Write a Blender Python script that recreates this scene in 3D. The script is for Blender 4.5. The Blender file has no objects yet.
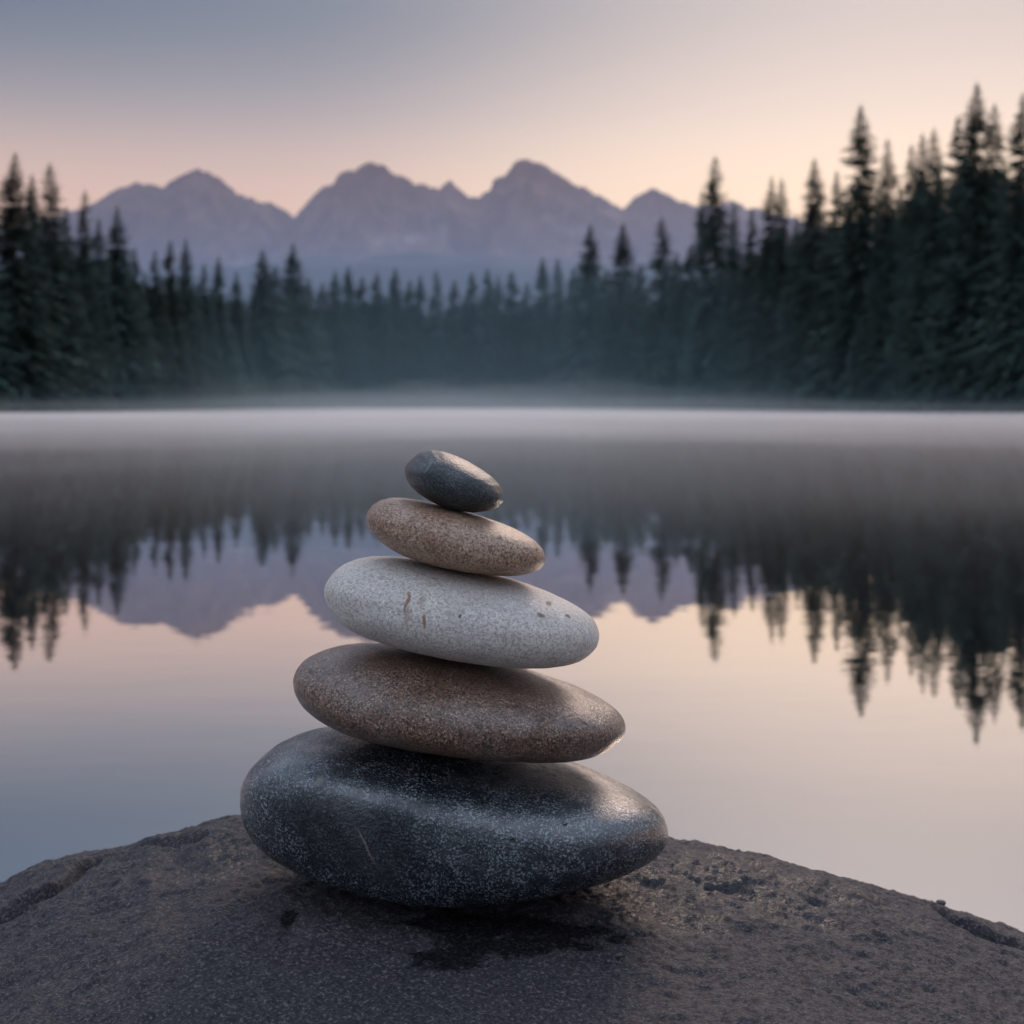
import bpy, math, random
import numpy as np
from mathutils import Vector, Matrix, Euler

R = math.radians
scene = bpy.context.scene
COL = scene.collection

# ------------------------------------------------------------------ camera
F = 1422.2          # focal length in picture pixels (50 mm on 36 mm)
CAMZ = 0.62         # camera height above the water
HOR = 405.0         # picture row of the horizon
cam_d = bpy.data.cameras.new('camera')
cam = bpy.data.objects.new('camera', cam_d)
COL.objects.link(cam)
cam.location = (0, 0, CAMZ)
cam.rotation_euler = (R(90), 0, 0)
cam_d.lens = 50
cam_d.sensor_width = 36
cam_d.shift_y = -(512 - HOR) / 1024
cam_d.clip_start = 0.02
cam_d.clip_end = 30000
cam_d.dof.use_dof = True
cam_d.dof.focus_distance = 0.74
cam_d.dof.aperture_fstop = 13.2
scene.camera = cam

# ------------------------------------------------------------------ world
SUN_AZ = R(15)      # to the right of straight ahead
SUN_EL = R(30)
w = bpy.data.worlds.new("World")
scene.world = w
w.use_nodes = True
nt = w.node_tree
nt.nodes.clear()
N = nt.nodes.new
L = nt.links.new


def srgb(r, g, b, k=1.0):
    def f(c):
        c /= 255.0
        return (c / 12.92 if c <= 0.04045 else ((c + 0.055) / 1.055) ** 2.4) * k
    return (f(r), f(g), f(b), 1.0)


def wramp(stops):
    n = N('ShaderNodeValToRGB')
    cr = n.color_ramp
    cr.interpolation = 'B_SPLINE'
    while len(cr.elements) < len(stops):
        cr.elements.new(0.5)
    for e, (p, c) in zip(cr.elements, stops):
        e.position = p
        e.color = c
    return n


tc = N('ShaderNodeTexCoord')
sep = N('ShaderNodeSeparateXYZ')
L(tc.outputs['Generated'], sep.inputs[0])
# cool side of the dawn sky (elevation is the ramp's axis) and the warm side round the sunrise
cool = wramp([(0.00, (0.82, 0.40, 0.21, 1)), (0.08, (0.82, 0.42, 0.22, 1)), (0.14, (0.60, 0.37, 0.24, 1)),
              (0.20, (0.155, 0.16, 0.185, 1)), (0.27, (0.005, 0.045, 0.09, 1)), (0.42, (0.09, 0.14, 0.23, 1)),
              (1.0, (0.60, 0.72, 0.92, 1))])
warm = wramp([(0.00, (1.30, 0.64, 0.27, 1)), (0.09, (1.10, 0.68, 0.31, 1)), (0.14, (0.84, 0.60, 0.36, 1)),
              (0.20, (0.46, 0.37, 0.32, 1)), (0.28, (0.13, 0.14, 0.17, 1)), (0.45, (0.24, 0.26, 0.32, 1)),
              (1.0, (0.60, 0.72, 0.92, 1))])
L(sep.outputs['Z'], cool.inputs[0])
L(sep.outputs['Z'], warm.inputs[0])
dot = N('ShaderNodeVectorMath')
dot.operation = 'DOT_PRODUCT'
L(tc.outputs['Generated'], dot.inputs[0])
dot.inputs[1].default_value = (math.sin(R(25)), math.cos(R(25)), 0.0)   # the glow of the dawn
mr = N('ShaderNodeMapRange')
mr.interpolation_type = 'SMOOTHERSTEP'
mr.inputs['From Min'].default_value = 0.79
mr.inputs['From Max'].default_value = 1.0
L(dot.outputs['Value'], mr.inputs['Value'])
mx = N('ShaderNodeMix')
mx.data_type = 'RGBA'
L(mr.outputs[0], mx.inputs[0])
L(cool.outputs[0], mx.inputs[6])
L(warm.outputs[0], mx.inputs[7])
# away from the sunrise the low sky is dusky blue
back = N('ShaderNodeMapRange')
back.interpolation_type = 'SMOOTHSTEP'
back.inputs['From Min'].default_value = -0.3
back.inputs['From Max'].default_value = 0.65
L(dot.outputs['Value'], back.inputs['Value'])
dusk = wramp([(0.0, (0.07, 0.075, 0.10, 1)), (0.15, (0.10, 0.11, 0.15, 1)), (0.42, (0.36, 0.40, 0.50, 1)),
              (1.0, (0.60, 0.72, 0.92, 1))])
L(sep.outputs['Z'], dusk.inputs[0])
mx2 = N('ShaderNodeMix')
mx2.data_type = 'RGBA'
L(back.outputs[0], mx2.inputs[0])
L(dusk.outputs[0], mx2.inputs[6])
L(mx.outputs[2], mx2.inputs[7])
bg = N('ShaderNodeBackground')
L(mx2.outputs[2], bg.inputs[0])
bg.inputs[1].default_value = 1.0
sky = N('ShaderNodeTexSky')
sky.sky_type = 'NISHITA'
sky.sun_disc = False
sky.sun_elevation = SUN_EL
sky.sun_rotation = SUN_AZ
sky.air_density = 1.0
sky.dust_density = 2.0
bg2 = N('ShaderNodeBackground')
L(sky.outputs[0], bg2.inputs[0])
bg2.inputs[1].default_value = 0.008
addw = N('ShaderNodeAddShader')
L(bg.outputs[0], addw.inputs[0])
L(bg2.outputs[0], addw.inputs[1])
wo = N('ShaderNodeOutputWorld')
L(addw.outputs[0], wo.inputs[0])

sd = bpy.data.lights.new('sun', 'SUN')
sun = bpy.data.objects.new('sun', sd)
COL.objects.link(sun)
sd.energy = 0.65
sd.angle = R(20)
sd.color = (1.0, 0.74, 0.58)
dirv = Vector((math.sin(SUN_AZ) * math.cos(SUN_EL), math.cos(SUN_AZ) * math.cos(SUN_EL), math.sin(SUN_EL)))
sun.rotation_euler = dirv.to_track_quat('Z', 'Y').to_euler()
sun.location = (20, 60, 40)

scene.view_settings.view_transform = 'Standard'
scene.view_settings.look = 'None'
scene.view_settings.exposure = 0.58
scene.view_settings.gamma = 1.0
scene.render.engine = 'CYCLES'
scene.cycles.volume_bounces = 3
scene.cycles.max_bounces = 8
scene.cycles.use_denoising = True

# ------------------------------------------------------------------ noise
_rng = np.random.default_rng(7)
_perm = _rng.permutation(256)
_perm = np.concatenate([_perm, _perm, _perm])
_grad = _rng.normal(size=(256, 3))
_grad /= np.linalg.norm(_grad, axis=1)[:, None]


def perlin(p):
    p = np.asarray(p, dtype=np.float64)
    i = np.floor(p).astype(int)
    f = p - i
    u = f * f * f * (f * (f * 6 - 15) + 10)
    i &= 255
    out = 0
    for dx in (0, 1):
        wx = u[:, 0] if dx else 1 - u[:, 0]
        for dy in (0, 1):
            wy = u[:, 1] if dy else 1 - u[:, 1]
            for dz in (0, 1):
                wz = u[:, 2] if dz else 1 - u[:, 2]
                h = _perm[_perm[_perm[(i[:, 0] + dx) & 255] + ((i[:, 1] + dy) & 255)] + ((i[:, 2] + dz) & 255)]
                g = _grad[h]
                out = out + wx * wy * wz * (g[:, 0] * (f[:, 0] - dx) + g[:, 1] * (f[:, 1] - dy) + g[:, 2] * (f[:, 2] - dz))
    return out * 1.6


def fbm(p, octv=4, gain=0.5, ridge=False):
    a, s, o = 1.0, 0.0, 0.0
    p = np.array(p, dtype=np.float64)
    for k in range(octv):
        n = perlin(p + 17.3 * k)
        if ridge:
            n = 1 - 2 * np.abs(n)
        s = s + a * n
        o += a
        a *= gain
        p = p * 2.03
    return s / o


# ------------------------------------------------------------------ mesh helpers
def mesh_from(name, v, f, smooth=True):
    v = np.asarray(v, dtype=np.float32)
    f = np.asarray(f, dtype=np.int32)
    me = bpy.data.meshes.new(name)
    k = f.shape[1]
    me.vertices.add(len(v))
    me.vertices.foreach_set('co', v.ravel())
    me.loops.add(f.size)
    me.loops.foreach_set('vertex_index', f.ravel())
    me.polygons.add(len(f))
    me.polygons.foreach_set('loop_start', np.arange(0, f.size, k, dtype=np.int32))
    me.polygons.foreach_set('use_smooth', np.full(len(f), smooth, dtype=bool))
    me.update(calc_edges=True)
    me.validate()
    return me


def obj(name, me, mat=None, parent=None, label=None, cat=None, group=None, kind=None, loc=None):
    o = bpy.data.objects.new(name, me)
    COL.objects.link(o)
    if mat is not None and me is not None and not me.materials:
        me.materials.append(mat)
    if parent:
        o.parent = parent
    if loc is not None:
        o.location = loc
    if label:
        o['label'] = label
    if cat:
        o['category'] = cat
    if group:
        o['group'] = group
    if kind:
        o['kind'] = kind
    return o


def grid_faces(nx, ny):
    a = np.arange(nx * ny).reshape(ny, nx)
    return np.stack([a[:-1, :-1].ravel(), a[:-1, 1:].ravel(), a[1:, 1:].ravel(), a[1:, :-1].ravel()], 1)


# ------------------------------------------------------------------ material helpers
class MT:
    def __init__(s, name):
        s.m = bpy.data.materials.new(name)
        s.m.use_nodes = True
        s.t = s.m.node_tree
        s.t.nodes.clear()
        s.out = s.n('ShaderNodeOutputMaterial')

    def n(s, kind, **kw):
        nd = s.t.nodes.new(kind)
        for k, v in kw.items():
            if k in nd.inputs:
                nd.inputs[k].default_value = v
            else:
                setattr(nd, k, v)
        return nd

    def l(s, a, b):
        s.t.links.new(a, b)

    def coord(s, scale=(1, 1, 1), rot=(0, 0, 0), loc=(0, 0, 0)):
        t = s.n('ShaderNodeTexCoord')
        m = s.n('ShaderNodeMapping')
        m.inputs['Scale'].default_value = scale
        m.inputs['Rotation'].default_value = rot
        m.inputs['Location'].default_value = loc
        s.l(t.outputs['Object'], m.inputs[0])
        return m.outputs[0]

    def noise(s, vec, scale, detail=4, rough=0.5, dist=0.0):
        n = s.n('ShaderNodeTexNoise')
        s.l(vec, n.inputs['Vector'])
        n.inputs['Scale'].default_value = scale
        n.inputs['Detail'].default_value = detail
        n.inputs['Roughness'].default_value = rough
        n.inputs['Distortion'].default_value = dist
        return n.outputs['Fac']

    def vor(s, vec, scale, feature='F1', rnd=1.0):
        n = s.n('ShaderNodeTexVoronoi')
        n.feature = feature
        s.l(vec, n.inputs['Vector'])
        n.inputs['Scale'].default_value = scale
        n.inputs['Randomness'].default_value = rnd
        return n

    def rng(s, val, a, b, c=0.0, d=1.0, smooth=True):
        n = s.n('ShaderNodeMapRange')
        n.interpolation_type = 'SMOOTHSTEP' if smooth else 'LINEAR'
        n.inputs['From Min'].default_value = a
        n.inputs['From Max'].default_value = b
        n.inputs['To Min'].default_value = c
        n.inputs['To Max'].default_value = d
        s.l(val, n.inputs['Value'])
        return n.outputs[0]

    def math(s, op, a, b=None, c=None):
        n = s.n('ShaderNodeMath')
        n.operation = op
        for i, x in enumerate((a, b, c)):
            if x is None:
                continue
            if isinstance(x, (int, float)):
                n.inputs[i].default_value = x
            else:
                s.l(x, n.inputs[i])
        return n.outputs[0]

    def mix(s, fac, a, b):
        n = s.n('ShaderNodeMix')
        n.data_type = 'RGBA'
        for i, x in ((0, fac), (6, a), (7, b)):
            if isinstance(x, (int, float)):
                n.inputs[i].default_value = x
            elif isinstance(x, tuple):
                n.inputs[i].default_value = x if len(x) == 4 else (*x, 1)
            else:
                s.l(x, n.inputs[i])
        return n.outputs[2]

    def bump(s, h, dist, strength=1.0, normal=None):
        n = s.n('ShaderNodeBump')
        n.inputs['Distance'].default_value = dist
        n.inputs['Strength'].default_value = strength
        s.l(h, n.inputs['Height'])
        if normal is not None:
            s.l(normal, n.inputs['Normal'])
        return n.outputs[0]

    def spot(s, centre, radii, rot=(0, 0, 0), soft=0.35, warp=0.0, wscale=200, ragged=0.0, rscale=60):
        """mask of one small mark on the surface (object space metres)"""
        t = s.n('ShaderNodeTexCoord')
        v = t.outputs['Object']
        if warp:
            nn = s.n('ShaderNodeTexNoise')
            s.l(v, nn.inputs['Vector'])
            nn.inputs['Scale'].default_value = wscale
            nn.inputs['Detail'].default_value = 3
            sb = s.n('ShaderNodeVectorMath')
            sb.operation = 'SUBTRACT'
            s.l(nn.outputs['Color'], sb.inputs[0])
            sb.inputs[1].default_value = (.5, .5, .5)
            sc = s.n('ShaderNodeVectorMath')
            sc.operation = 'SCALE'
            s.l(sb.outputs[0], sc.inputs[0])
            sc.inputs['Scale'].default_value = warp
            ad = s.n('ShaderNodeVectorMath')
            s.l(v, ad.inputs[0])
            s.l(sc.outputs[0], ad.inputs[1])
            v = ad.outputs[0]
        m = s.n('ShaderNodeMapping')
        m.vector_type = 'TEXTURE'
        m.inputs['Location'].default_value = centre
        m.inputs['Rotation'].default_value = rot
        m.inputs['Scale'].default_value = radii
        s.l(v, m.inputs[0])
        ln = s.n('ShaderNodeVectorMath')
        ln.operation = 'LENGTH'
        s.l(m.outputs[0], ln.inputs[0])
        val = ln.outputs['Value']
        if ragged:
            rn = s.n('ShaderNodeTexNoise')
            s.l(t.outputs['Object'], rn.inputs['Vector'])
            rn.inputs['Scale'].default_value = rscale
            rn.inputs['Detail'].default_value = 5
            rn.inputs['Roughness'].default_value = .65
            val = s.math('ADD', val, s.math('MULTIPLY', s.math('SUBTRACT', rn.outputs['Fac'], .5), ragged))
        return s.rng(val, 1 - soft, 1 + soft, 1, 0)

    def maxof(s, items):
        r = items[0]
        for x in items[1:]:
            r = s.math('MAXIMUM', r, x)
        return r

    def bsdf(s, color, rough, normal=None, **kw):
        b = s.n('ShaderNodeBsdfPrincipled')
        for key, x in (('Base Color', color), ('Roughness', rough)):
            if isinstance(x, (int, float)):
                b.inputs[key].default_value = x
            elif isinstance(x, tuple):
                b.inputs[key].default_value = x if len(x) == 4 else (*x, 1)
            else:
                s.l(x, b.inputs[key])
        if normal is not None:
            s.l(normal, b.inputs['Normal'])
        for k, v in kw.items():
            k = k.replace('_', ' ')
            if isinstance(v, (int, float, tuple)):
                b.inputs[k].default_value = v
            else:
                s.l(v, b.inputs[k])
        s.l(b.outputs[0], s.out.inputs['Surface'])
        return b

    def volume(s, color, density, aniso=0.0):
        v = s.n('ShaderNodeVolumePrincipled')
        v.inputs['Color'].default_value = (*color, 1)
        v.inputs['Density'].default_value = density
        v.inputs['Anisotropy'].default_value = aniso
        s.l(v.outputs[0], s.out.inputs['Volume'])


# ------------------------------------------------------------------ water
m = MT('lake_water')
g = m.n('ShaderNodeNewGeometry')
mp = m.n('ShaderNodeMapping')
mp.inputs['Scale'].default_value = (1.0, 2.2, 1.0)
m.l(g.outputs['Position'], mp.inputs[0])
h1 = m.noise(mp.outputs[0], 1.1, 2, 0.5)
h2 = m.noise(mp.outputs[0], 7.0, 2, 0.5)
nb = m.bump(h1, 0.0008)
nb = m.bump(h2, 0.00012, normal=nb)
pb = m.bsdf((0.012, 0.020, 0.024), 0.012, nb, IOR=1.8)
gl = m.n('ShaderNodeBsdfAnisotropic')
gl.inputs['Color'].default_value = (0.96, 0.94, 0.92, 1)
gl.inputs['Roughness'].default_value = 0.012
m.l(nb, gl.inputs['Normal'])
ms = m.n('ShaderNodeMixShader')
ms.inputs[0].default_value = 0.72
m.l(pb.outputs[0], ms.inputs[1])
m.l(gl.outputs[0], ms.inputs[2])
m.l(ms.outputs[0], m.out.inputs['Surface'])
WATER = m.m
gx = 900
me = mesh_from('lake_water', [(-gx, -200, 0), (gx, -200, 0), (gx, 700, 0), (-gx, 700, 0)], [(0, 1, 2, 3)], False)
obj('water', me, WATER, kind='structure', label='still misty lake reflecting the treeline and dawn sky')

# ------------------------------------------------------------------ land: lake bed, shore and valley floor in one sheet
SH_PX = [-700, -300, 0, 100, 200, 260, 320, 420, 540, 600, 680, 760, 850, 930, 1024, 1300, 1700]
SH_D = [60, 80, 104, 128, 172, 214, 262, 285, 285, 262, 214, 176, 142, 118, 100, 74, 55]


def shore_y(px):
    return float(np.interp(px, SH_PX, SH_D))


m = MT('forest_floor')
c = m.coord()
m.bsdf(m.mix(m.noise(c, 0.6, 5, 0.6), (0.022, 0.028, 0.016), (0.055, 0.055, 0.032)), 0.95)
SOIL = m.m
u = np.concatenate([-np.geomspace(9.0, 0.75, 18), np.linspace(-0.72, 0.72, 121), np.geomspace(0.75, 9.0, 18)])
ys = np.concatenate([np.linspace(-180, 40, 12), np.geomspace(45, 330, 90), np.geomspace(340, 9300, 40)])
U, Y = np.meshgrid(u, ys)
X = np.where(Y > 45, U * np.maximum(Y, 45), U * 45)
X = np.clip(X, -8500, 8500)
pxs = 512 + F * X / np.maximum(Y, 45)
D = np.interp(pxs, SH_PX, SH_D) + 3.0 * perlin(np.stack([X.ravel() * .08, Y.ravel() * .02, X.ravel() * 0 + 3], 1)).reshape(X.shape)
d = Y - D
d = np.where(Y < 45, np.minimum(-(8.0 + Y), 30) * 0.8, d)
Z = np.where(d < 0, np.maximum(d * 0.12, -2.5) - 0.05, np.minimum(d * 0.08, 0.8) + np.clip((d - 30) * 0.03, 0, 6.0))
Z = Z + np.where(d > 2, 0.18 * perlin(np.stack([X.ravel() * .3, Y.ravel() * .3, X.ravel() * 0], 1)).reshape(X.shape), 0)
me = mesh_from('ground', np.stack([X.ravel(), Y.ravel(), Z.ravel()], 1), grid_faces(len(u), len(ys)))
obj('ground', me, SOIL, kind='structure', label='dark forest floor and shore rising round the lake')


def ground_z(x, y):
    px = 512 + F * x / y
    dd = y - shore_y(px)
    return min(max(dd, 0) * 0.08, 0.8) + min(max((dd - 30) * .03, 0), 6.0)


# ------------------------------------------------------------------ mountains
SK = [(-260, 300), (-120, 270), (-30, 240), (40, 222), (80, 210), (100, 200), (112, 192), (125, 186.5), (138, 184.5), (152, 185), (163, 189),
      (172, 181), (184, 176), (197, 169.5), (206, 173), (216, 176), (228, 186), (236, 194), (250, 198), (258, 203),
      (268, 203), (278, 208), (295, 217), (303, 208), (314, 195), (324, 187), (333, 186), (337, 178), (345, 171),
      (354, 172), (360, 167), (370, 163.5), (382, 166), (392, 173), (406, 180), (424, 186), (440, 191), (443, 185),
      (450, 182), (458, 188), (468, 198), (478, 198), (491, 190), (493, 181), (505, 175), (515, 164), (522, 159),
      (533, 162), (541, 164), (548, 167), (556, 174), (566, 180), (580, 187), (596, 194), (610, 203), (622, 209),
      (634, 200), (645, 191), (654, 188), (664, 193), (678, 202), (694, 206), (716, 206), (735, 202), (752, 210),
      (775, 214), (820, 226), (900, 240), (1020, 262), (1150, 275), (1400, 300)]
SK = np.array(SK, float)
m = MT('mountain_rock')
g = m.n('ShaderNodeNewGeometry')
nn = m.noise(g.outputs['Position'], 0.006, 6, 0.6)
sp = m.n('ShaderNodeSeparateXYZ')
m.l(g.outputs['Position'], sp.inputs[0])
at = m.n('ShaderNodeAttribute')
at.attribute_name = 'snow'
rock = m.mix(m.rng(nn, 0.35, 0.65), (0.150, 0.074, 0.050), (0.215, 0.110, 0.072))
snow = m.math('MULTIPLY', at.outputs['Fac'], m.rng(m.noise(g.outputs['Position'], 0.009, 5, 0.6), 0.36, 0.68))
m.bsdf(m.mix(m.math('MULTIPLY', snow, .45), rock, (0.50, 0.45, 0.47)), 0.9)
ROCKM = m.m
MD = 6000.0
tx = np.linspace(-260, 1400, 640)
sky_h = np.interp(tx, SK[:, 0], SK[:, 1])
# keep the crest's corners crisp but not straight
sky_h = sky_h + 5.0 * fbm(np.stack([tx * .10, tx * 0, tx * 0 + 5], 1), 4, .7) - 3.0 * fbm(np.stack([tx * .12, tx * 0, tx * 0 + 2], 1), 3, .6, ridge=True) + .8
crest = (HOR - sky_h) / F
ty = np.concatenate([np.linspace(-1.0, 0, 130), np.linspace(0, 1.0, 50)[1:]])
TX, TY = np.meshgrid(tx, ty)
Yd = MD + np.where(TY < 0, TY * 2100, TY * 1500)
Xd = (TX - 512) / F * MD
CR = np.interp(TX.ravel(), tx, crest).reshape(TX.shape) * MD + CAMZ
prof = np.where(TY < 0, 1 - np.abs(TY) ** 0.85, 1 - np.abs(TY))
P = np.stack([Xd.ravel() / 520, Yd.ravel() / 800, Xd.ravel() * 0], 1)
spur = fbm(P + 0.35 * np.stack([perlin(P * .8 + 9)] * 3, 1), 6, 0.55, ridge=True).reshape(TX.shape)
env = np.clip(np.abs(TY) * 6, 0, 1) * np.clip((1 - np.abs(TY)) * 3, 0, 1)
Zm = CR * prof * (1 + 0.0 * spur) + (spur - 0.62) * 330 * env
Zm = np.maximum(Zm, -2)
# nothing in front of the crest may stand above it
lim = CR * (Yd / MD) - 4
Zm = np.where((TY < -0.02), np.minimum(Zm, lim), Zm)
me = mesh_from('mountains', np.stack([Xd.ravel(), Yd.ravel(), Zm.ravel()], 1), grid_faces(len(tx), len(ty)))
pyy = HOR - (Zm - CAMZ) / Yd * F
pxx = 512 + Xd / Yd * F
sn = np.zeros(TX.shape)
for (cx, cy, rx, ry, sl) in [(405, 240, 36, 5, -0.06), (437, 226, 12, 14, 0.5), (254, 236, 16, 11, 0.3), (255, 258, 34, 6, -0.12),
                             (380, 243, 14, 3, 0), (590, 232, 40, 5, .1)]:
    dx, dy = pxx - cx, pyy - cy - (pxx - cx) * sl
    sn = np.maximum(sn, np.clip(1.4 - (dx / rx) ** 2 - (dy / ry) ** 2, 0, 1))
a = me.attributes.new('snow', 'FLOAT', 'POINT')
a.data.foreach_set('value', sn.ravel().astype(np.float32))
obj('mountains', me, ROCKM, kind='structure', label='jagged hazy mountain range on the horizon')

# wooded foothills before the mountains
m = MT('foothill_woods')
g = m.n('ShaderNodeNewGeometry')
m.bsdf(m.mix(m.noise(g.outputs['Position'], 0.03, 5, 0.7), (0.030, 0.036, 0.046), (0.045, 0.052, 0.06)), 0.95)
tx = np.linspace(-1500, 2500, 340)
ty = np.linspace(-1, 1, 60)
TX, TY = np.meshgrid(tx, ty)
FD = 3600.0
base = np.interp(tx, [-1500, -100, 60, 150, 250, 330, 430, 520, 640, 760, 1000, 2500],
                 [243, 257, 262, 270, 266, 259, 254, 259, 264, 268, 264, 252])
base = base + 3.5 * fbm(np.stack([tx * .02, tx * 0, tx * 0 + 8], 1), 4)
Xf = (TX - 512) / F * FD
Yf = FD + TY * 900
Hf = (HOR - base[None, :]) / F * FD * (np.cos(TY * math.pi / 2) ** 1.2)
Hf = Hf + 26 * fbm(np.stack([Xf.ravel() / 160, Yf.ravel() / 160, Xf.ravel() * 0 + 2], 1), 4).reshape(TX.shape) * np.cos(TY * math.pi / 2)
me = mesh_from('hills', np.stack([Xf.ravel(), Yf.ravel(), (Hf - 3).ravel()], 1), grid_faces(len(tx), len(ty)))
obj('hills', me, m.m, kind='structure', label='low wooded foothills below the mountains')


# ------------------------------------------------------------------ boulder
def smooth(x, a, b):
    t = np.clip((x - a) / (b - a), 0, 1)
    return t * t * (3 - 2 * t)


EDGE = np.array([(-500, 1120), (-200, 985), (-100, 930), (-40, 900), (0, 882), (30, 867), (70, 856), (100, 850), (130, 845), (150, 836), (175, 830),
                 (205, 822), (240, 816), (330, 809), (450, 806), (580, 815), (660, 834), (675, 838), (700, 842), (735, 851), (765, 857), (800, 866),
                 (850, 879), (900, 893), (950, 907), (990, 920), (1024, 934), (1100, 968), (1250, 1050), (1500, 1200)], float)


def axis(lo, a, b, hi, n1, n2, n3):
    return np.concatenate([np.linspace(lo, a, n1)[:-1], np.linspace(a, b, n2), np.linspace(b, hi, n3)[1:]])


bx = axis(-1.15, -0.46, 0.46, 1.15, 70, 560, 70)
by = axis(-0.75, 0.52, 1.22, 1.9, 60, 430, 60)
BX, BY = np.meshgrid(bx, by)
px_ = BX.ravel()
py_ = BY.ravel()
CX, CZ = -0.02, 0.338
TOP = np.interp(bx, [-1.15, -0.6, -0.34, -0.15, 0.0, 0.12, 0.34, 0.6, 1.15], [-0.35, 0.17, 0.290, 0.325, 0.332, 0.327, 0.265, 0.13, -0.35])
k = np.hanning(31)
TOP = np.convolve(np.pad(TOP, 15, 'edge'), k / k.sum(), 'valid')
H = np.repeat(TOP[None, :], len(by), 0)
H = H - 1.35 * np.maximum(BY - 0.86, 0) ** 2 - 0.22 * np.maximum(0.62 - BY, 0) ** 2
low = 0.021 * fbm(np.stack([px_ * 4.2, py_ * 5.5, px_ * 0 + 4], 1), 3).reshape(BX.shape)
H = H + low * (1 - np.exp(-(((BX - CX) / .13) ** 2 + ((BY - .8) / .13) ** 2)))
vis = (BY > 0.70) & (BY < 1.4)
def fit_edge(H, n):
    for it in range(n):
        el = np.where(vis, (H - CAMZ) / np.maximum(BY, .1), -9)
        ppx = 512 + F * BX / np.maximum(BY, .1)
        ppy = HOR - el * F
        cols = np.arange(-150, 1200, 6)
        sil = np.full(len(cols), 2000.0)
        idx = np.clip(np.round((ppx - cols[0]) / 6).astype(int), 0, len(cols) - 1)
        okm = vis & (ppx > cols[0]) & (ppx < cols[-1])
        np.minimum.at(sil, idx[okm], ppy[okm])
        sil = np.where(sil > 1900, np.interp(cols, EDGE[:, 0], EDGE[:, 1]), sil)
        err = sil - np.interp(cols, EDGE[:, 0], EDGE[:, 1])
        k = np.hanning(5)
        err = np.convolve(np.pad(err, 2, 'edge'), k / k.sum(), 'valid')
        corr = np.interp(ppx.ravel(), cols, err).reshape(BX.shape) * 0.95 / F
        H = H + corr * smooth(BY, 0.62, 0.9) * 0.8
    return H


H = fit_edge(H, 8)
# grooves traced on the rock: polylines in picture pixels at the rock's own surface


def to_rock(pp):
    out = []
    for (x, y) in pp:
        el = -(y - HOR) / F
        best = None
        for yy in np.arange(0.5, 1.1, 0.004):
            xx = (x - 512) / F * yy
            zr = H[np.argmin(abs(by - yy)), np.argmin(abs(bx - xx))]
            if CAMZ + el * yy <= zr:
                best = (xx, yy)
                break
        if best is None:
            yy = 0.96
            best = ((x - 512) / F * yy, yy)
        out.append(best)
    return np.array(out)


def seg_dist(poly):
    dmin = np.full(BX.shape, 9.0)
    side = np.zeros(BX.shape)
    lens = [np.linalg.norm(b - a) for a, b in zip(poly[:-1], poly[1:])]
    tot, run = sum(lens), 0.0
    arc = np.zeros(BX.shape)
    for (a, b), ln_ in zip(zip(poly[:-1], poly[1:]), lens):
        ab = b - a
        t = np.clip(((BX - a[0]) * ab[0] + (BY - a[1]) * ab[1]) / (ab @ ab), 0, 1)
        dx, dy = BX - a[0] - t * ab[0], BY - a[1] - t * ab[1]
        dd = np.hypot(dx, dy)
        s_ = np.sign(ab[0] * dy - ab[1] * dx)
        side = np.where(dd < dmin, s_, side)
        arc = np.where(dd < dmin, (run + t * ln_) / tot, arc)
        run += ln_
        dmin = np.minimum(dmin, dd)
    return dmin, side, smooth(arc, 0, .3) * smooth(1 - arc, 0, .3)


jit = 0.0025 * fbm(np.stack([px_ * 60, py_ * 60, px_ * 0], 1), 3).reshape(BX.shape)
for pp, wd, dp, step in [([(-30, 930), (5, 917), (38, 900), (62, 885), (85, 868), (105, 855), (122, 849)], 0.0045, 0.008, 0.006),
                         ([(132, 846), (160, 841), (190, 836), (215, 833)], 0.004, 0.004, 0.005),
                         ([(925, 902), (945, 915), (975, 932), (1005, 944), (1045, 957)], 0.004, 0.007, 0.006),
                         ([(880, 893), (915, 903), (960, 917)], 0.005, 0.005, 0.0),
                         ([(283, 905), (290, 925), (283, 938)], 0.006, 0.003, 0.0),
                         ([(700, 884), (730, 888), (752, 885)], 0.004, 0.004, 0.0),
                         ([(805, 898), (822, 906)], 0.005, 0.006, 0.0),
                         ([(600, 868), (640, 875), (668, 886)], 0.004, 0.004, 0.0)]:
    dmn, sd_, fade = seg_dist(to_rock(pp))
    dmn = np.maximum(dmn + jit, 0)
    H = H - dp * np.exp(-(dmn / wd) ** 2) * (.3 + .7 * fade) + fade * step * np.exp(-(dmn / .045) ** 2) * (sd_ > 0) * (1 - np.exp(-(dmn / (wd * .8)) ** 2))
H = fit_edge(H, 6)
# small pits (and the wet hollow before the stones)
prng = random.Random(3)
pits = [(612, 957, 0.0028, 0.004), (637, 963, .0014, .0015), (600, 973, .0012, .001)]
for _ in range(34):
    pits.append((prng.uniform(650, 1010), prng.uniform(870, 985), prng.uniform(.0008, .0026), prng.uniform(.0006, .0018)))
for _ in range(24):
    pits.append((prng.uniform(0, 560), prng.uniform(860, 1010), prng.uniform(.0008, .0024), prng.uniform(.0005, .0014)))
for (x, y, r_, dp) in pits:
    (cx, cy), = to_rock([(x, y)])
    q_ = np.exp(-(((BX - cx) / (r_ * 2.2)) ** 2 + ((BY - cy) / r_) ** 2) * .8)
    H = H - dp * smooth(q_ + jit * 60, .35, .85)
fine = fbm(np.stack([px_ * 34, py_ * 46, px_ * 0], 1), 3).reshape(BX.shape)
grain = fbm(np.stack([px_ * 150, py_ * 210, px_ * 0 + 7], 1), 3, .6).reshape(BX.shape)
near = smooth(BY, 0.3, 0.5)
H = H + near * (0.0040 * fine + 0.0026 * grain)
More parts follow.
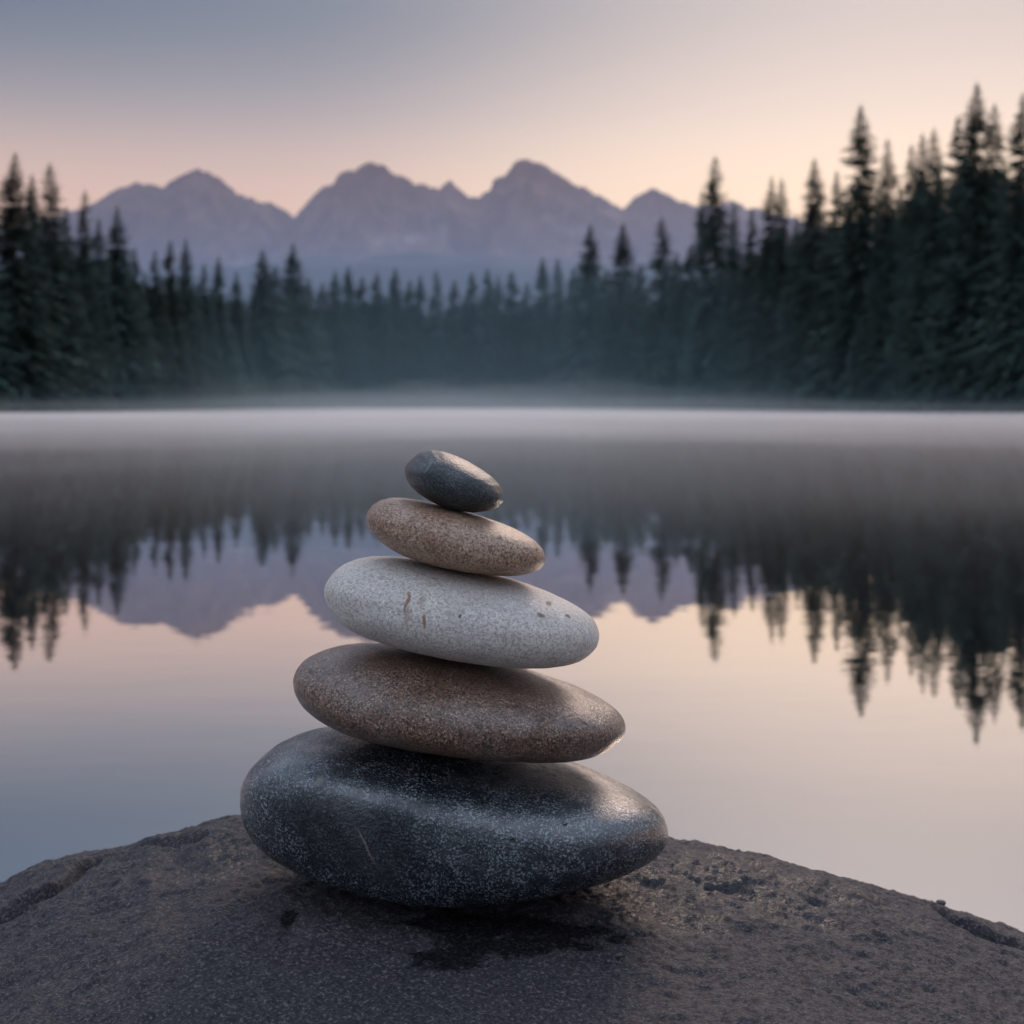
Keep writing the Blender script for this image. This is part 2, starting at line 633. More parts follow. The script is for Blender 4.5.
Hs = H.copy()
# close the boulder with a base below the water
ring = []
nx_, ny_ = len(bx), len(by)
V = np.stack([BX.ravel(), BY.ravel(), np.maximum(H, -0.42).ravel()], 1)
boulder_me = mesh_from('boulder', V, grid_faces(nx_, ny_))


def px_to_rock(x, y):
    (xx, yy), = to_rock([(x, y)])
    return (xx, yy, float(Hs[np.argmin(abs(by - yy)), np.argmin(abs(bx - xx))]))


m = MT('boulder_rock')
c = m.coord((1, 1, 1))
cs = m.coord((1, 1.5, 1))
big = m.noise(c, 7, 5, 0.6)
mid = m.noise(cs, 45, 5, 0.65)
gr = m.noise(cs, 500, 4, 0.75)
vv = m.vor(cs, 520)
col = m.mix(m.rng(big, 0.35, 0.68), (0.027, 0.026, 0.034), (0.043, 0.033, 0.039))
col = m.mix(m.rng(mid, 0.42, 0.72, 0, 0.6), col, (0.030, 0.030, 0.037))
col = m.mix(m.rng(gr, 0.50, 0.66, 0, 0.85), col, (0.235, 0.20, 0.20))
col = m.mix(m.rng(gr, 0.48, 0.37, 0, 0.9), col, (0.009, 0.009, 0.013))
wets = []
for (x, y, rx, ry) in [(450, 955, .019, .012), (468, 940, .018, .012), (528, 938, .024, .011), (565, 942, .022, .005), (505, 922, .060, .016), (290, 915, .004, .010)]:
    p = px_to_rock(x, y)
    wets.append(m.spot(p, (rx, ry, .05), soft=0.35, ragged=2.2, rscale=85))
wet = m.maxof(wets)
dmp = []
for (x, y, rx, ry) in [(700, 880, .085, .045), (870, 905, .04, .015), (650, 900, .05, .04), (230, 850, .06, .03)]:
    p = px_to_rock(x, y)
    dmp.append(m.spot(p, (rx, ry, .06), soft=0.35, ragged=2.5, rscale=60))
damp = m.math('MULTIPLY', m.maxof(dmp), m.rng(m.noise(cs, 38, 4, .6), 0.36, 0.52))
col = m.mix(m.math('MULTIPLY', wet, 0.68), col, (0.004, 0.004, 0.005))
col = m.mix(m.math('MULTIPLY', damp, 0.5), col, (0.03, 0.03, 0.035))
rough = m.rng(gr, 0.3, 0.7, 0.48, 0.72)
rgh = m.mix(damp, rough, (0.15, 0.15, 0.15))
rgh = m.mix(m.math('MULTIPLY', wet, 0.8), rgh, (0.75, 0.75, 0.75))
n1 = m.bump(m.noise(cs, 150, 5, .7), 0.0042, 1.0)
n2 = m.bump(gr, 0.0016, 1.0, n1)
n3 = m.bump(vv.outputs['Distance'], 0.0004, 0.6, n2)
m.bsdf(col, rgh, n3, Specular_IOR_Level=m.rng(wet, 0, 1, .5, .06))
BOULD = m.m
obj('boulder', boulder_me, BOULD, label='broad dark pitted boulder at the lake edge carrying the stone stack', cat='boulder')

# ------------------------------------------------------------------ the five balanced stones
def Zm1(pts, ox, oy, k):
    return np.array([(ox + u_ * k, oy + v_ * k) for u_, v_ in pts], float)


OUT_E = np.array([(239.5, 805.5), (240.5, 788), (244.4, 778), (251.2, 767.4), (263, 755.7), (278.6, 744), (298, 735), (317.7, 729.9), (329.4, 728.3),
                  (350, 728), (380, 729), (417, 733), (450, 737.5), (483, 743), (520, 749.5), (548, 756.5), (575.6, 763), (591.3, 768.5), (607, 774.7), (622.5, 781.9), (638, 790.6), (650.6, 799.4), (660, 808.8),
                  (666.3, 819.7), (668.6, 830.6), (668.3, 840), (664.7, 849.4), (656.9, 858.8), (644.4, 868), (628.8, 875.6), (614.7, 881.4), (605.3, 884.5),
                  (576, 892), (543, 900), (501, 906.5), (454, 909), (417, 907.5), (375, 899.5), (337, 889), (302, 876.5), (286.4, 869.5), (270.8, 860.2), (257, 848.4), (247.3, 834.8), (241.5, 821)], float)
OUT_D = np.array([(292.7, 685), (293.5, 676.9), (297.6, 667.5), (304.6, 659.3), (315.2, 653.4), (326.9, 648.8), (343.3, 645.2), (362, 643.8), (383, 645), (410, 647.5),
                  (445, 652.5), (490, 661), (530, 671), (547.6, 676), (565.2, 681.2), (579.2, 686.4), (593.3, 692.8), (606.2, 700.4), (617.9, 709.2), (623.8, 717.4), (626.1, 725.6), (625.2, 733.8),
                  (620.2, 742), (609.7, 750.8), (598, 757.3), (582.7, 761.3), (565.2, 763.5), (541.7, 764.1), (505, 762), (460, 758), (410, 751), (372, 743.5), (349, 736.9), (336.3, 731.7),
                  (323.4, 724.9), (312.8, 717.9), (303.4, 709.7), (297.6, 701.5), (294, 693.3)], float)
OUT_C = np.array([(323.5, 593.9), (324.3, 586.9), (328.2, 578.7), (334.6, 570.5), (344, 563.4), (356.9, 558.2), (373.3, 555.5), (392, 555.8), (409.6, 558), (440, 563), (475, 570), (511.7, 578.8),
                  (529.3, 584), (546.9, 590.5), (562.1, 597.2), (576.2, 604.5), (586.7, 611.5), (594.9, 619.8), (599, 629.1), (599.6, 637.3), (596.7, 647.9), (589, 656.7), (579.7, 662.6), (566.8, 666.6), (546.9, 669.2),
                  (523.4, 669.4), (490, 666.5), (450, 660.5), (410, 652), (380.3, 643.7), (362.7, 637.5), (348.7, 630.4), (338.1, 622), (329.9, 611.5), (325.2, 602.1)], float)
OUT_B = np.array([(365.5, 519.1), (367.2, 511.3), (372.6, 503.9), (380.4, 498.6), (391.1, 495.3), (403.8, 494.6), (418.5, 496), (440, 499.5), (462, 505.5), (483.4, 513.2), (499, 520), (512.7, 526.6), (525.4, 533.5),
                  (536.2, 541), (543, 548.6), (546.1, 557.4), (544.5, 564.5), (539.1, 570.3), (529.3, 574.5), (516.6, 576.5), (502, 576.6), (489.3, 575.4), (465, 572.5), (435, 566.5), (410.7, 559), (401.9, 555.7), (389.2, 548.8), (378.4, 541),
                  (370.6, 532.7), (367.2, 524.9)], float)
OUT_A = np.array([(404.4, 470.5), (406.1, 465.2), (411.4, 459.3), (419.6, 452.9), (430.2, 449.9), (441.9, 450.9), (454.8, 455.2), (467.7, 461.1), (481.7, 469.3), (492.3, 476.9), (500.5, 485.7), (504.3, 493.9), (504, 500.9),
                  (498.7, 507.4), (488.8, 511.5), (472.3, 512.9), (453.6, 510.3), (439.5, 505.8), (429, 500.4), (418.4, 493.9), (410.2, 486.3), (405.8, 478.7)], float)


def ico(sub):
    import bmesh
    bm = bmesh.new()
    bmesh.ops.create_icosphere(bm, subdivisions=sub, radius=1.0)
    bm.verts.ensure_lookup_table()
    v = np.array([p.co[:] for p in bm.verts])
    f = np.array([[q.index for q in fc.verts] for fc in bm.faces])
    bm.free()
    return v, f


ICO = ico(7)


_E = np.vstack([ICO[1][:, [0, 1]], ICO[1][:, [1, 2]], ICO[1][:, [2, 0]]])
_CNT = np.bincount(_E.ravel(), minlength=len(ICO[0]))[:, None]


def relax(v):
    out = np.stack([np.bincount(_E[:, 0], v[_E[:, 1], k], len(v)) + np.bincount(_E[:, 1], v[_E[:, 0], k], len(v)) for k in range(3)], 1)
    return .4 * v + .6 * out / _CNT


def pca_tilt(o):
    # resample the outline evenly, then principal axis
    q = np.vstack([o, o[:1]])
    d_ = np.r_[0, np.cumsum(np.hypot(*np.diff(q, axis=0).T))]
    t = np.linspace(0, d_[-1], 400, endpoint=False)
    e = np.stack([np.interp(t, d_, q[:, 0]), np.interp(t, d_, q[:, 1])], 1)
    # area centroid
    x, y = e.T
    x1, y1 = np.roll(x, -1), np.roll(y, -1)
    cr = x * y1 - x1 * y
    A = cr.sum() / 2
    cx = ((x + x1) * cr).sum() / (6 * A)
    cy = ((y + y1) * cr).sum() / (6 * A)
    cc = np.cov((e - [cx, cy]).T)
    wv, vec = np.linalg.eigh(cc)
    ax = vec[:, 1]
    if ax[0] < 0:
        ax = -ax
    tilt = math.atan2(ax[1], ax[0])
    loc = (e - [cx, cy]) @ np.array([[math.cos(tilt), -math.sin(tilt)], [math.sin(tilt), math.cos(tilt)]])
    return cx, cy, tilt, np.ptp(loc[:, 0]) / 2, np.ptp(loc[:, 1]) / 2, e


def make_stone(outline, Yc, bratio, seed, pitch=0.0, yaw=0.0, lump=0.03, pre=None, p_plan=2.4, p_side=2.35):
    cx, cy, tilt, ra, rc, e = pca_tilt(outline)
    s = Yc / F
    a_ = ra * s
    b_ = a_ * bratio
    dep = math.atan2(cy - HOR, F)
    cc = rc * s
    c_ = math.sqrt(max(cc ** 2 - (b_ * math.sin(dep)) ** 2, (cc * .5) ** 2)) / math.cos(dep)
    v = ICO[0].copy()
    rr = (np.abs(v[:, 0]) ** p_plan + np.abs(v[:, 1]) ** p_plan)
    r2 = (rr ** (p_side / p_plan) + np.abs(v[:, 2]) ** p_side) ** (1 / p_side)
    v = v / r2[:, None]
    base = v.copy()
    nz = fbm(base * 1.1 + seed * 7.7, 3, 0.45)
    v = v * (1 + lump * nz)[:, None]
    v = v * [a_, b_, c_]
    if pre is not None:
        v = pre(v, a_, b_, c_)
    mtx = np.array((Euler((pitch, 0, 0)).to_matrix()))
    v = v @ mtx.T
    mtx = np.array((Matrix.Rotation(tilt, 3, 'Y')))
    v = v @ mtx.T
    mtx = np.array((Matrix.Rotation(yaw, 3, 'Z')))
    v = v @ mtx.T
    C0 = np.array([(cx - 512) * s, Yc, CAMZ - (cy - HOR) * s])
    nb = 300
    te = np.arctan2(e[:, 1] - cy, e[:, 0] - cx)
    re = np.hypot(e[:, 1] - cy, e[:, 0] - cx)
    o_ = np.argsort(te)
    binc = (np.arange(nb) + .5) / nb * 2 * math.pi - math.pi
    target = np.interp(binc, te[o_], re[o_], period=2 * math.pi)
    for it in range(30):
        if it in (12, 20, 26, 29):
            for _ in range(10 if it < 29 else 3):
                v = relax(v)
        W = v + C0
        X_ = 512 + F * W[:, 0] / W[:, 1] - cx
        Y_ = HOR - F * (W[:, 2] - CAMZ) / W[:, 1] - cy
        th = np.arctan2(Y_, X_)
        rad = np.hypot(X_, Y_)
        bi = np.clip(((th + math.pi) / (2 * math.pi) * nb).astype(int), 0, nb - 1)
        act = np.zeros(nb)
        np.maximum.at(act, bi, rad)
        act = np.where(act > 0, act, target)
        ratio = target / act
        kk = np.hanning(7)[1:-1]
        ratio = np.convolve(np.r_[ratio[-2:], ratio, ratio[:2]], kk / kk.sum(), 'valid')
        mean = ratio.mean()
        rv = np.interp(th, binc, ratio, period=2 * math.pi)
        fall = smooth(rad / np.interp(th, binc, act, period=2 * math.pi), 0.1, 0.9)
        sc = mean + (rv - mean) * fall
        v[:, 0] *= sc
        v[:, 2] *= sc
    print('FIT', seed, 'rms', np.sqrt(((act - target) ** 2).mean()), 'worst', np.abs(act - target).max(), np.degrees(binc[np.abs(act - target).argmax()]), 'a b c', a_, b_, c_)
    return v, C0


def facet(v, n, dist, soft):
    """wear one smooth flat into the pebble: soft-limit the extent along n"""
    n = np.array(n, float)
    n /= np.linalg.norm(n)
    h = v @ n
    over = h - dist
    new = dist - soft * np.log1p(np.exp(-over / soft)) + 0.12 * np.maximum(over, 0)
    new = np.where(over / soft < -12, h, new)
    return v + (new - h)[:, None] * n


def pre_E(v, a, b, c):
    v = facet(v, (-0.30, -0.93, -0.14), 0.84 * b, 0.19 * b)
    v = facet(v, (0.0, -0.25, 1.0), 0.90 * c, 0.12 * c)
    v = facet(v, (0.0, 0.0, -1.0), 0.80 * c, 0.07 * c)
    return v


def pre_A(v, a, b, c):
    v = facet(v, (-0.9, -0.2, 0.5), 1.5 * c, 0.2 * c)
    return v


SPEC = [  # outline, depth, breadth ratio, seed
    ('E', OUT_E, 0.800, 0.64, 1, 0.0, 0.0, 0.050, pre_E),
    ('D', OUT_D, 0.804, 0.70, 2, 0.0, 0.0, 0.035, None),
    ('C', OUT_C, 0.802, 0.72, 3, 0.0, 0.0, 0.030, None),
    ('B', OUT_B, 0.798, 0.78, 4, 0.0, 0.0, 0.035, None),
    ('A', OUT_A, 0.798, 1.0, 5, 0.0, 0.0, 0.060, pre_A),
]
STONE = {}
for (nm, o_, yc, br, sd_, pt, yw, lp, pre) in SPEC:
    STONE[nm] = make_stone(o_, yc, br, sd_, pt, yw, lp, pre, 3.0 if nm == 'E' else 2.4)


def surf(nm, top, gx_, gy_):
    v, C0 = STONE[nm]
    W = v + C0
    out = np.full((len(gy_), len(gx_)), np.nan)
    ix = np.round((W[:, 0] - gx_[0]) / (gx_[1] - gx_[0])).astype(int)
    iy = np.round((W[:, 1] - gy_[0]) / (gy_[1] - gy_[0])).astype(int)
    ok = (ix >= 0) & (ix < len(gx_)) & (iy >= 0) & (iy < len(gy_))
    flat = np.full(out.shape, -9.0 if top else 9.0)
    if top:
        np.maximum.at(flat, (iy[ok], ix[ok]), W[ok, 2])
        flat[flat < -8] = np.nan
    else:
        np.minimum.at(flat, (iy[ok], ix[ok]), W[ok, 2])
        flat[flat > 8] = np.nan
    return flat


gx_ = np.arange(-0.18, 0.13, 0.003)
gy_ = np.arange(0.64, 0.96, 0.003)
order = ['E', 'D', 'C', 'B', 'A']
# let every stone rest on the one below: shape the (hidden) bearing face until they touch
for lo, hi in zip(order[:-1], order[1:]):
    for it in range(4):
        gap = surf(hi, False, gx_, gy_) - surf(lo, True, gx_, gy_)
        j = np.unravel_index(np.nanargmin(gap), gap.shape)
        gmin = np.nanmin(gap) + 0.0005
        print('GAP %s over %s: %.4f' % (hi, lo, gmin))
        v, C0 = STONE[lo]
        dx = v[:, 0] + C0[0] - gx_[j[1]]
        dy = v[:, 1] + C0[1] - gy_[j[0]]
        rr_ = np.ptp(v[:, 0]) * .30
        v[:, 2] += gmin * np.exp(-(dx ** 2 + dy ** 2) / rr_ ** 2) * smooth(v[:, 2], 0, np.ptp(v[:, 2]) * .25)
for it in range(3):
    su = surf('E', False, gx_, gy_)
    bi = np.array([[Hs[np.argmin(abs(by - yy)), np.argmin(abs(bx - xx))] for xx in gx_] for yy in gy_])
    gap = su - bi
    j = np.unravel_index(np.nanargmin(gap), gap.shape)
    gmin = np.nanmin(gap) + 0.0008
    print('GAP E over boulder: %.4f' % gmin)
    Hs += gmin * np.exp(-(((BX - gx_[j[1]]) / .13) ** 2 + ((BY - gy_[j[0]]) / .10) ** 2))
V = np.stack([BX.ravel(), BY.ravel(), np.maximum(Hs, -0.42).ravel()], 1)
boulder_me.vertices.foreach_set('co', V.astype(np.float32).ravel())
boulder_me.update()


def local_mark(nm, x, y, rx, rz, rot=0.0, **kw):
    """a mark on the near face of stone nm where the picture shows it"""
    v, C0 = STONE[nm]
    W = v + C0
    X_ = 512 + F * W[:, 0] / W[:, 1]
    Y_ = HOR - F * (W[:, 2] - CAMZ) / W[:, 1]
    dd = np.hypot(X_ - x, Y_ - y)
    near_ = np.where(dd < 4)[0]
    j_ = near_[np.argmin(W[near_, 1])]
    p = v[j_]
    s_ = 0.8 / F
    return dict(centre=tuple(p), radii=(rx * s_, 0.02, rz * s_), rot=(0, rot, 0), **kw)


def stone_mat(name, base, dark, light, warmc, speck, rough, sc=1.0, marks=(), coat=0.0, wetzone=None, bumpk=1.0, striae=0.0, crough=.3):
    m = MT(name)
    c = m.coord()
    big = m.noise(c, 16, 4, .6)
    mid = m.noise(c, 560 * sc, 3, .7)
    fine = m.noise(c, 760 * sc, 3, .7)
    v1 = m.vor(c, 760 * sc)
    col = m.mix(m.rng(big, .40, .60), base, warmc)
    col = m.mix(m.rng(mid, .54, .41, 0, .90), col, dark)
    col = m.mix(m.math('MULTIPLY', m.rng(fine, .48, .68, 0, .9), m.rng(m.noise(c, 95 * sc, 3, .65), .36, .62, .12, 1)), col, light)
    sp_ = m.rng(v1.outputs['Distance'], 0.34, 0.16, 0, 1)
    cells = m.n('ShaderNodeSeparateColor')
    m.l(v1.outputs['Color'], cells.inputs[0])
    keep = m.rng(cells.outputs[0], 1 - speck, 1 - speck + .04)
    col = m.mix(m.math('MULTIPLY', m.math('MULTIPLY', sp_, keep), .8), col, light)
    keepd = m.rng(cells.outputs[1], .92, .95)
    col = m.mix(m.math('MULTIPLY', m.math('MULTIPLY', sp_, keepd), .75), col, dark)
    # sparse pits
    v2 = m.vor(c, 120 * sc)
    cell2 = m.n('ShaderNodeSeparateColor')
    m.l(v2.outputs['Color'], cell2.inputs[0])
    pit = m.math('MULTIPLY', m.rng(v2.outputs['Distance'], 0.22, 0.10), m.rng(cell2.outputs[2], .95, .97))
    col = m.mix(m.math('MULTIPLY', pit, .8), col, tuple(x * .35 for x in dark[:3]))
    for (mk, colr, amt) in marks:
        col = m.mix(m.math('MULTIPLY', m.spot(**mk), amt), col, colr)
    rg = m.rng(big, .3, .7, rough[0], rough[1])
    if wetzone is not None:
        wz = m.spot(**wetzone)
        rg = m.mix(wz, rg, (rough[0] * .8,) * 3)
    h = m.math('SUBTRACT', m.noise(c, 380 * sc, 4, .65), m.math('MULTIPLY', pit, .9))
    n1 = m.bump(h, 0.0006 * bumpk, 1.0)
    n2 = m.bump(m.noise(c, 60, 2, .5), 0.0007 * bumpk, .8, n1)
    n3 = m.bump(fine, 0.0002 * bumpk, 1.0, n2)
    if striae:
        cst = m.coord((1, 0.15, 1), rot=(0, 0, R(35)))
        n3 = m.bump(m.noise(cst, 260, 3, .6), 0.0006 * striae, 1.0, n3)
    m.bsdf(col, rg, n3, Coat_Weight=m.rng(m.noise(c, 34, 4, .6), .38, .60, coat * .25, coat), Coat_Roughness=crough, Coat_IOR=1.6 + .2 * (coat > .9), Coat_Normal=n3)
    return m.m


MK_E = [(local_mark('E', 345, 838, 88, 40, R(12), soft=.3, warp=.02, wscale=40), (0.007, 0.010, 0.013), .72),  # front facet: its dark reflection painted in, plus its smoother, less speckled face
        (local_mark('E', 362, 845, 1.0, 19, R(-28), soft=.5, warp=.003, wscale=150), (0.20, 0.15, 0.13), .8),
        (local_mark('E', 321, 778, 4.5, 2, R(-30), soft=.5, warp=.002, wscale=300), (0.10, 0.09, 0.05), .8),
        (local_mark('E', 300, 748, 4, 1.2, R(-10), soft=.5, warp=.002, wscale=300), (0.008, 0.008, 0.008), .9),
        (local_mark('E', 286, 765, 1.6, 3, R(30), soft=.5, warp=.002, wscale=300), (0.008, 0.008, 0.008), .9),
        (local_mark('E', 270, 771, 1.6, 3, R(30), soft=.5, warp=.002, wscale=300), (0.008, 0.008, 0.008), .9)]
MK_C = [(local_mark('C', 408, 600, 1.6, 9, R(10), soft=.5, warp=.005, wscale=130), (0.22, 0.095, 0.035), .85),
        (local_mark('C', 422, 619, 1.6, 7, R(-4), soft=.5, warp=.003, wscale=130), (0.21, 0.10, 0.04), .85),
        (local_mark('C', 423, 597, 3.0, 4, R(30), soft=.6, warp=.005, wscale=130), (0.20, 0.13, 0.08), .5),
        (local_mark('C', 406, 612, 3.0, 10, R(6), soft=.6, warp=.005, wscale=130), (0.22, 0.15, 0.10), .4),
        (local_mark('C', 544, 613, 4.0, 1.6, R(25), soft=.5, warp=.002, wscale=300), (0.10, 0.06, 0.04), .9),
        (local_mark('C', 570, 613, 3.0, 1.2, R(35), soft=.5, warp=.002, wscale=300), (0.04, 0.03, 0.03), .9),
        (local_mark('C', 551, 600, 3.0, 1.2, R(15), soft=.5, warp=.002, wscale=300), (0.04, 0.03, 0.03), .9),
        (local_mark('C', 461, 613, 2.0, 1.2, R(-35), soft=.5, warp=.002, wscale=300), (0.04, 0.03, 0.03), .9)]
MK_D = [(local_mark('D', 591, 704, 7.0, 1.4, R(32), soft=.5, warp=.004, wscale=200), (0.012, 0.010, 0.010), .95),
        (local_mark('D', 601, 713, 2.8, 2.4, R(32), soft=.5, warp=.004, wscale=200), (0.012, 0.010, 0.010), .95),
        (local_mark('D', 575, 692, 3.0, 1.2, R(32), soft=.5, warp=.004, wscale=200), (0.012, 0.010, 0.010), .95),
        (local_mark('D', 310, 667, 3.0, 1.2, R(-30), soft=.5, warp=.004, wscale=200), (0.012, 0.010, 0.010), .9),
        (local_mark('D', 322, 658, 3.5, 1.0, R(-25), soft=.5, warp=.004, wscale=200), (0.012, 0.010, 0.010), .9)]
MK_B = [(local_mark('B', 502, 534, 2.2, 1.2, R(40), soft=.5, warp=.002, wscale=300), (0.02, 0.015, 0.012), .95),
        (local_mark('B', 392, 500, 3.2, 0.9, R(0), soft=.5, warp=.002, wscale=300), (0.02, 0.015, 0.012), .9),
        (local_mark('B', 540, 548, 1.2, 1.2, R(40), soft=.5), (0.02, 0.015, 0.012), .9)]
MK_A = [(local_mark('A', 459, 462, 1.2, 1.0, 0, soft=.5), (0.006, 0.006, 0.006), .95),
        (local_mark('A', 428, 464, 0.7, 7, R(35), soft=.5, warp=.002, wscale=200), (0.12, 0.15, 0.16), .7)]

MATS = {
    'E': stone_mat('wet_dark_granite', (0.013, 0.020, 0.027), (0.003, 0.005, 0.007), (0.32, 0.35, 0.38), (0.018, 0.026, 0.033), .34, (.20, .32), 1.0, MK_E, coat=1.0, striae=.7, crough=.19),
    'D': stone_mat('brown_granite', (0.150, 0.077, 0.045), (0.020, 0.011, 0.008), (0.48, 0.34, 0.25), (0.17, 0.10, 0.068), .28, (.34, .46), 1.05, MK_D, coat=.75, crough=.27, striae=.4),
    'C': stone_mat('pale_granite', (0.59, 0.53, 0.465), (0.33, 0.285, 0.25), (0.78, 0.74, 0.70), (0.52, 0.47, 0.43), .15, (.50, .62), 1.05, MK_C, coat=.12, crough=.5, bumpk=.8),
    'B': stone_mat('tan_granite', (0.29, 0.155, 0.088), (0.095, 0.050, 0.030), (0.62, 0.45, 0.34), (0.37, 0.235, 0.155), .16, (.40, .52), 1.15, MK_B, coat=.35, crough=.32, bumpk=.8),
    'A': stone_mat('dark_green_granite', (0.008, 0.013, 0.015), (0.003, 0.004, 0.005), (0.09, 0.11, 0.11), (0.014, 0.020, 0.022), .14, (.34, .46), 1.2, MK_A, coat=.5, crough=.24, bumpk=.8),
}
LAB = {
    'E': ('large wet blue-black speckled stone at the bottom of the stack, resting on the boulder', 'stone'),
    'D': ('dark brown wet granite stone, second from the bottom, under the pale grey one', 'stone'),
    'C': ('pale grey granite stone with rust streaks in the middle of the stack', 'stone'),
    'B': ('small tan granite stone, second from the top, under the dark pebble', 'stone'),
    'A': ('smallest stone, a dark green-grey pebble tilted on top of the stack', 'stone'),
}
for nm in order:
    v, C0 = STONE[nm]
    me = mesh_from('stone', v, ICO[1])
    obj('stone', me, MATS[nm], label=LAB[nm][0], cat='stone', group='stones balanced in a stack', loc=tuple(C0))

# a few crumbs of rock lying on the boulder
m = MT('pebble_grit')
c = m.coord()
m.bsdf(m.mix(m.noise(c, 900, 3), (0.02, 0.02, 0.022), (0.10, 0.085, 0.08)), .5)
GRIT = m.m
gv, gf = ico(3)
for i, (x, y, r_, lab) in enumerate([(941, 903, .0026, 'tiny dark pebble perched on the boulder rim against the water at right'),
                                     (618, 959, .0016, 'grain of dark grit in the little pit before the bottom stone')]):
    vv_ = gv * (1 + .3 * fbm(gv * 1.6 + i * 5, 3))[:, None] * [r_ * 1.3, r_, r_ * .8]
    p = px_to_rock(x, y + 1)
    obj('pebble', mesh_from('pebble', vv_, gf), GRIT, label=lab, cat='pebble', loc=(p[0], p[1], p[2] + r_ * .45))

# ------------------------------------------------------------------ spruces
m = MT('spruce_needles')
oi = m.n('ShaderNodeObjectInfo')
c = m.coord()
k1 = m.noise(c, 0.7, 3, .6)
colr = m.mix(m.rng(k1, .35, .65), (0.050, 0.096, 0.080), (0.085, 0.130, 0.092))
colr = m.mix(m.rng(oi.outputs['Random'], 0, 1, 0, .5, False), colr, (0.048, 0.100, 0.105))
hv = m.n('ShaderNodeHueSaturation')
m.l(colr, hv.inputs['Color'])
m.l(m.rng(oi.outputs['Random'], 0, 1, .65, 1.25, False), hv.inputs['Value'])
m.bsdf(hv.outputs[0], .85)
NEEDLE = m.m
m = MT('spruce_bark')
c = m.coord((1, 1, .2))
m.bsdf(m.mix(m.noise(c, 9, 4), (0.03, 0.024, 0.02), (0.08, 0.065, 0.055)), .95)
BARK = m.m


def spruce(seed, H_=24.0, Wd=2.7, sparse=0.0, taper=0.85, lowest=1.2):
    r = random.Random(seed)
    V_, Fc = [], []
    TV, TF = [], []

    def tube(pts, rads, n=6):
        b0 = len(TV)
        for (p, q) in zip(pts, rads):
            for k_ in range(n):
                an = 2 * math.pi * k_ / n
                TV.append((p[0] + q * math.cos(an), p[1] + q * math.sin(an), p[2]))
        for i_ in range(len(pts) - 1):
            for k_ in range(n):
                a0 = b0 + i_ * n + k_
                a1 = b0 + i_ * n + (k_ + 1) % n
                TF.append((a0, a1, a1 + n, a0 + n))

    bend = [(r.uniform(-.12, .12), r.uniform(-.12, .12)) for _ in range(4)]

    def axis_at(z):
        t = z / H_
        return (bend[0][0] * math.sin(3 * t) + bend[1][0] * t, bend[0][1] * math.sin(3 * t) + bend[1][1] * t)

    zs = [H_ * t for t in (0, .03, .1, .25, .45, .65, .82, .94, 1.0)]
    tube([(*axis_at(z), z - (0.5 if z == 0 else 0)) for z in zs], [max(.24 * (1 - z / H_) ** .8, .015) * (1.25 if z == 0 else 1) for z in zs], 8)
    z = lowest
    gapz = [(r.uniform(.45, .92) * H_, r.uniform(.3, .9), r.uniform(0, 6.28)) for _ in range(int(3 + sparse * 10))]
    while z < H_ - .15:
        t = z / H_
        Lm = Wd * 1.2 * (1 - t) ** (taper * .95) * (0.85 + .15 * min(1, t * 5)) + .05
        nb_ = 9 if t < .9 else 7
        a0 = r.uniform(0, 6.28)
        layer = r.uniform(.72, 1.15)
        for k_ in range(nb_):
            an = a0 + 6.283 * k_ / nb_ + r.uniform(-.35, .35)
            Lb = Lm * layer * r.uniform(.62, 1.18)
            if r.random() < sparse * (.3 + .5 * t):
                continue
            skip = False
            for (gz, gh, ga) in gapz:
                if abs(z - gz) < gh and math.cos(an - ga) > .35:
                    skip = True
            if skip and r.random() < .8:
                continue
            ca, sa = math.cos(an), math.sin(an)
            ax, ay = axis_at(z)
            up = .25 if t > .8 else -.05
            droop = r.uniform(.18, .42) * (1 - .6 * t)
            n_ = max(3, int(Lb / .33))
            prev = None
            for i_ in range(n_ + 1):
                s_ = i_ / n_
                d_ = Lb * s_
                zz = z + up * d_ - droop * d_ * s_ * 1.3 + .10 * Lb * s_ * s_
                P0 = (ax + ca * d_, ay + sa * d_, zz)
                if i_:
                    # a needle clump: two crossing ragged blades hanging from the twig
                    wd = (.32 * (1 - s_) + .36) * (1 - .45 * t) * min(1, .3 + 5 * (1 - t)) * r.uniform(.7, 1.3)
                    for _q in range(3):
                        tw = an + r.uniform(-1.2, 1.2)
                        l_ = wd * r.uniform(.8, 1.7)
                        ex = P0[0] + math.cos(tw) * l_
                        ey = P0[1] + math.sin(tw) * l_
                        ez = P0[2] - r.uniform(0, .5) * l_
                        b0 = len(V_)
                        hw = wd * r.uniform(.25, .5)
                        V_.append((prev[0], prev[1], prev[2] + r.uniform(-.03, .05)))
                        V_.append((P0[0] - math.sin(tw) * hw, P0[1] + math.cos(tw) * hw, P0[2] - r.uniform(0, .5) * hw))
                        V_.append((ex, ey, ez))
                        V_.append((P0[0] + math.sin(tw) * hw, P0[1] - math.cos(tw) * hw, P0[2] - r.uniform(0, .9) * hw))
                        Fc.append((b0, b0 + 1, b0 + 2, b0 + 3))
                prev = P0
        z += r.uniform(.20, .34) * (1 - .45 * t) + .02
    # the leader
    for _q in range(6):
        b0 = len(V_)
        x_, y_ = axis_at(H_)
        an = r.uniform(0, 6.28)
        V_ += [(x_, y_, H_ + .25), (x_ + .07 * math.cos(an), y_ + .07 * math.sin(an), H_ - .25), (x_ + .16 * math.cos(an), y_ + .16 * math.sin(an), H_ - .5), (x_, y_, H_ - .6)]
        Fc.append((b0, b0 + 1, b0 + 2, b0 + 3))
    cm = mesh_from('crown', V_, Fc, False)
    tm = mesh_from('trunk', TV, TF)
    cm.materials.append(NEEDLE)
    tm.materials.append(BARK)
    return cm, tm, H_


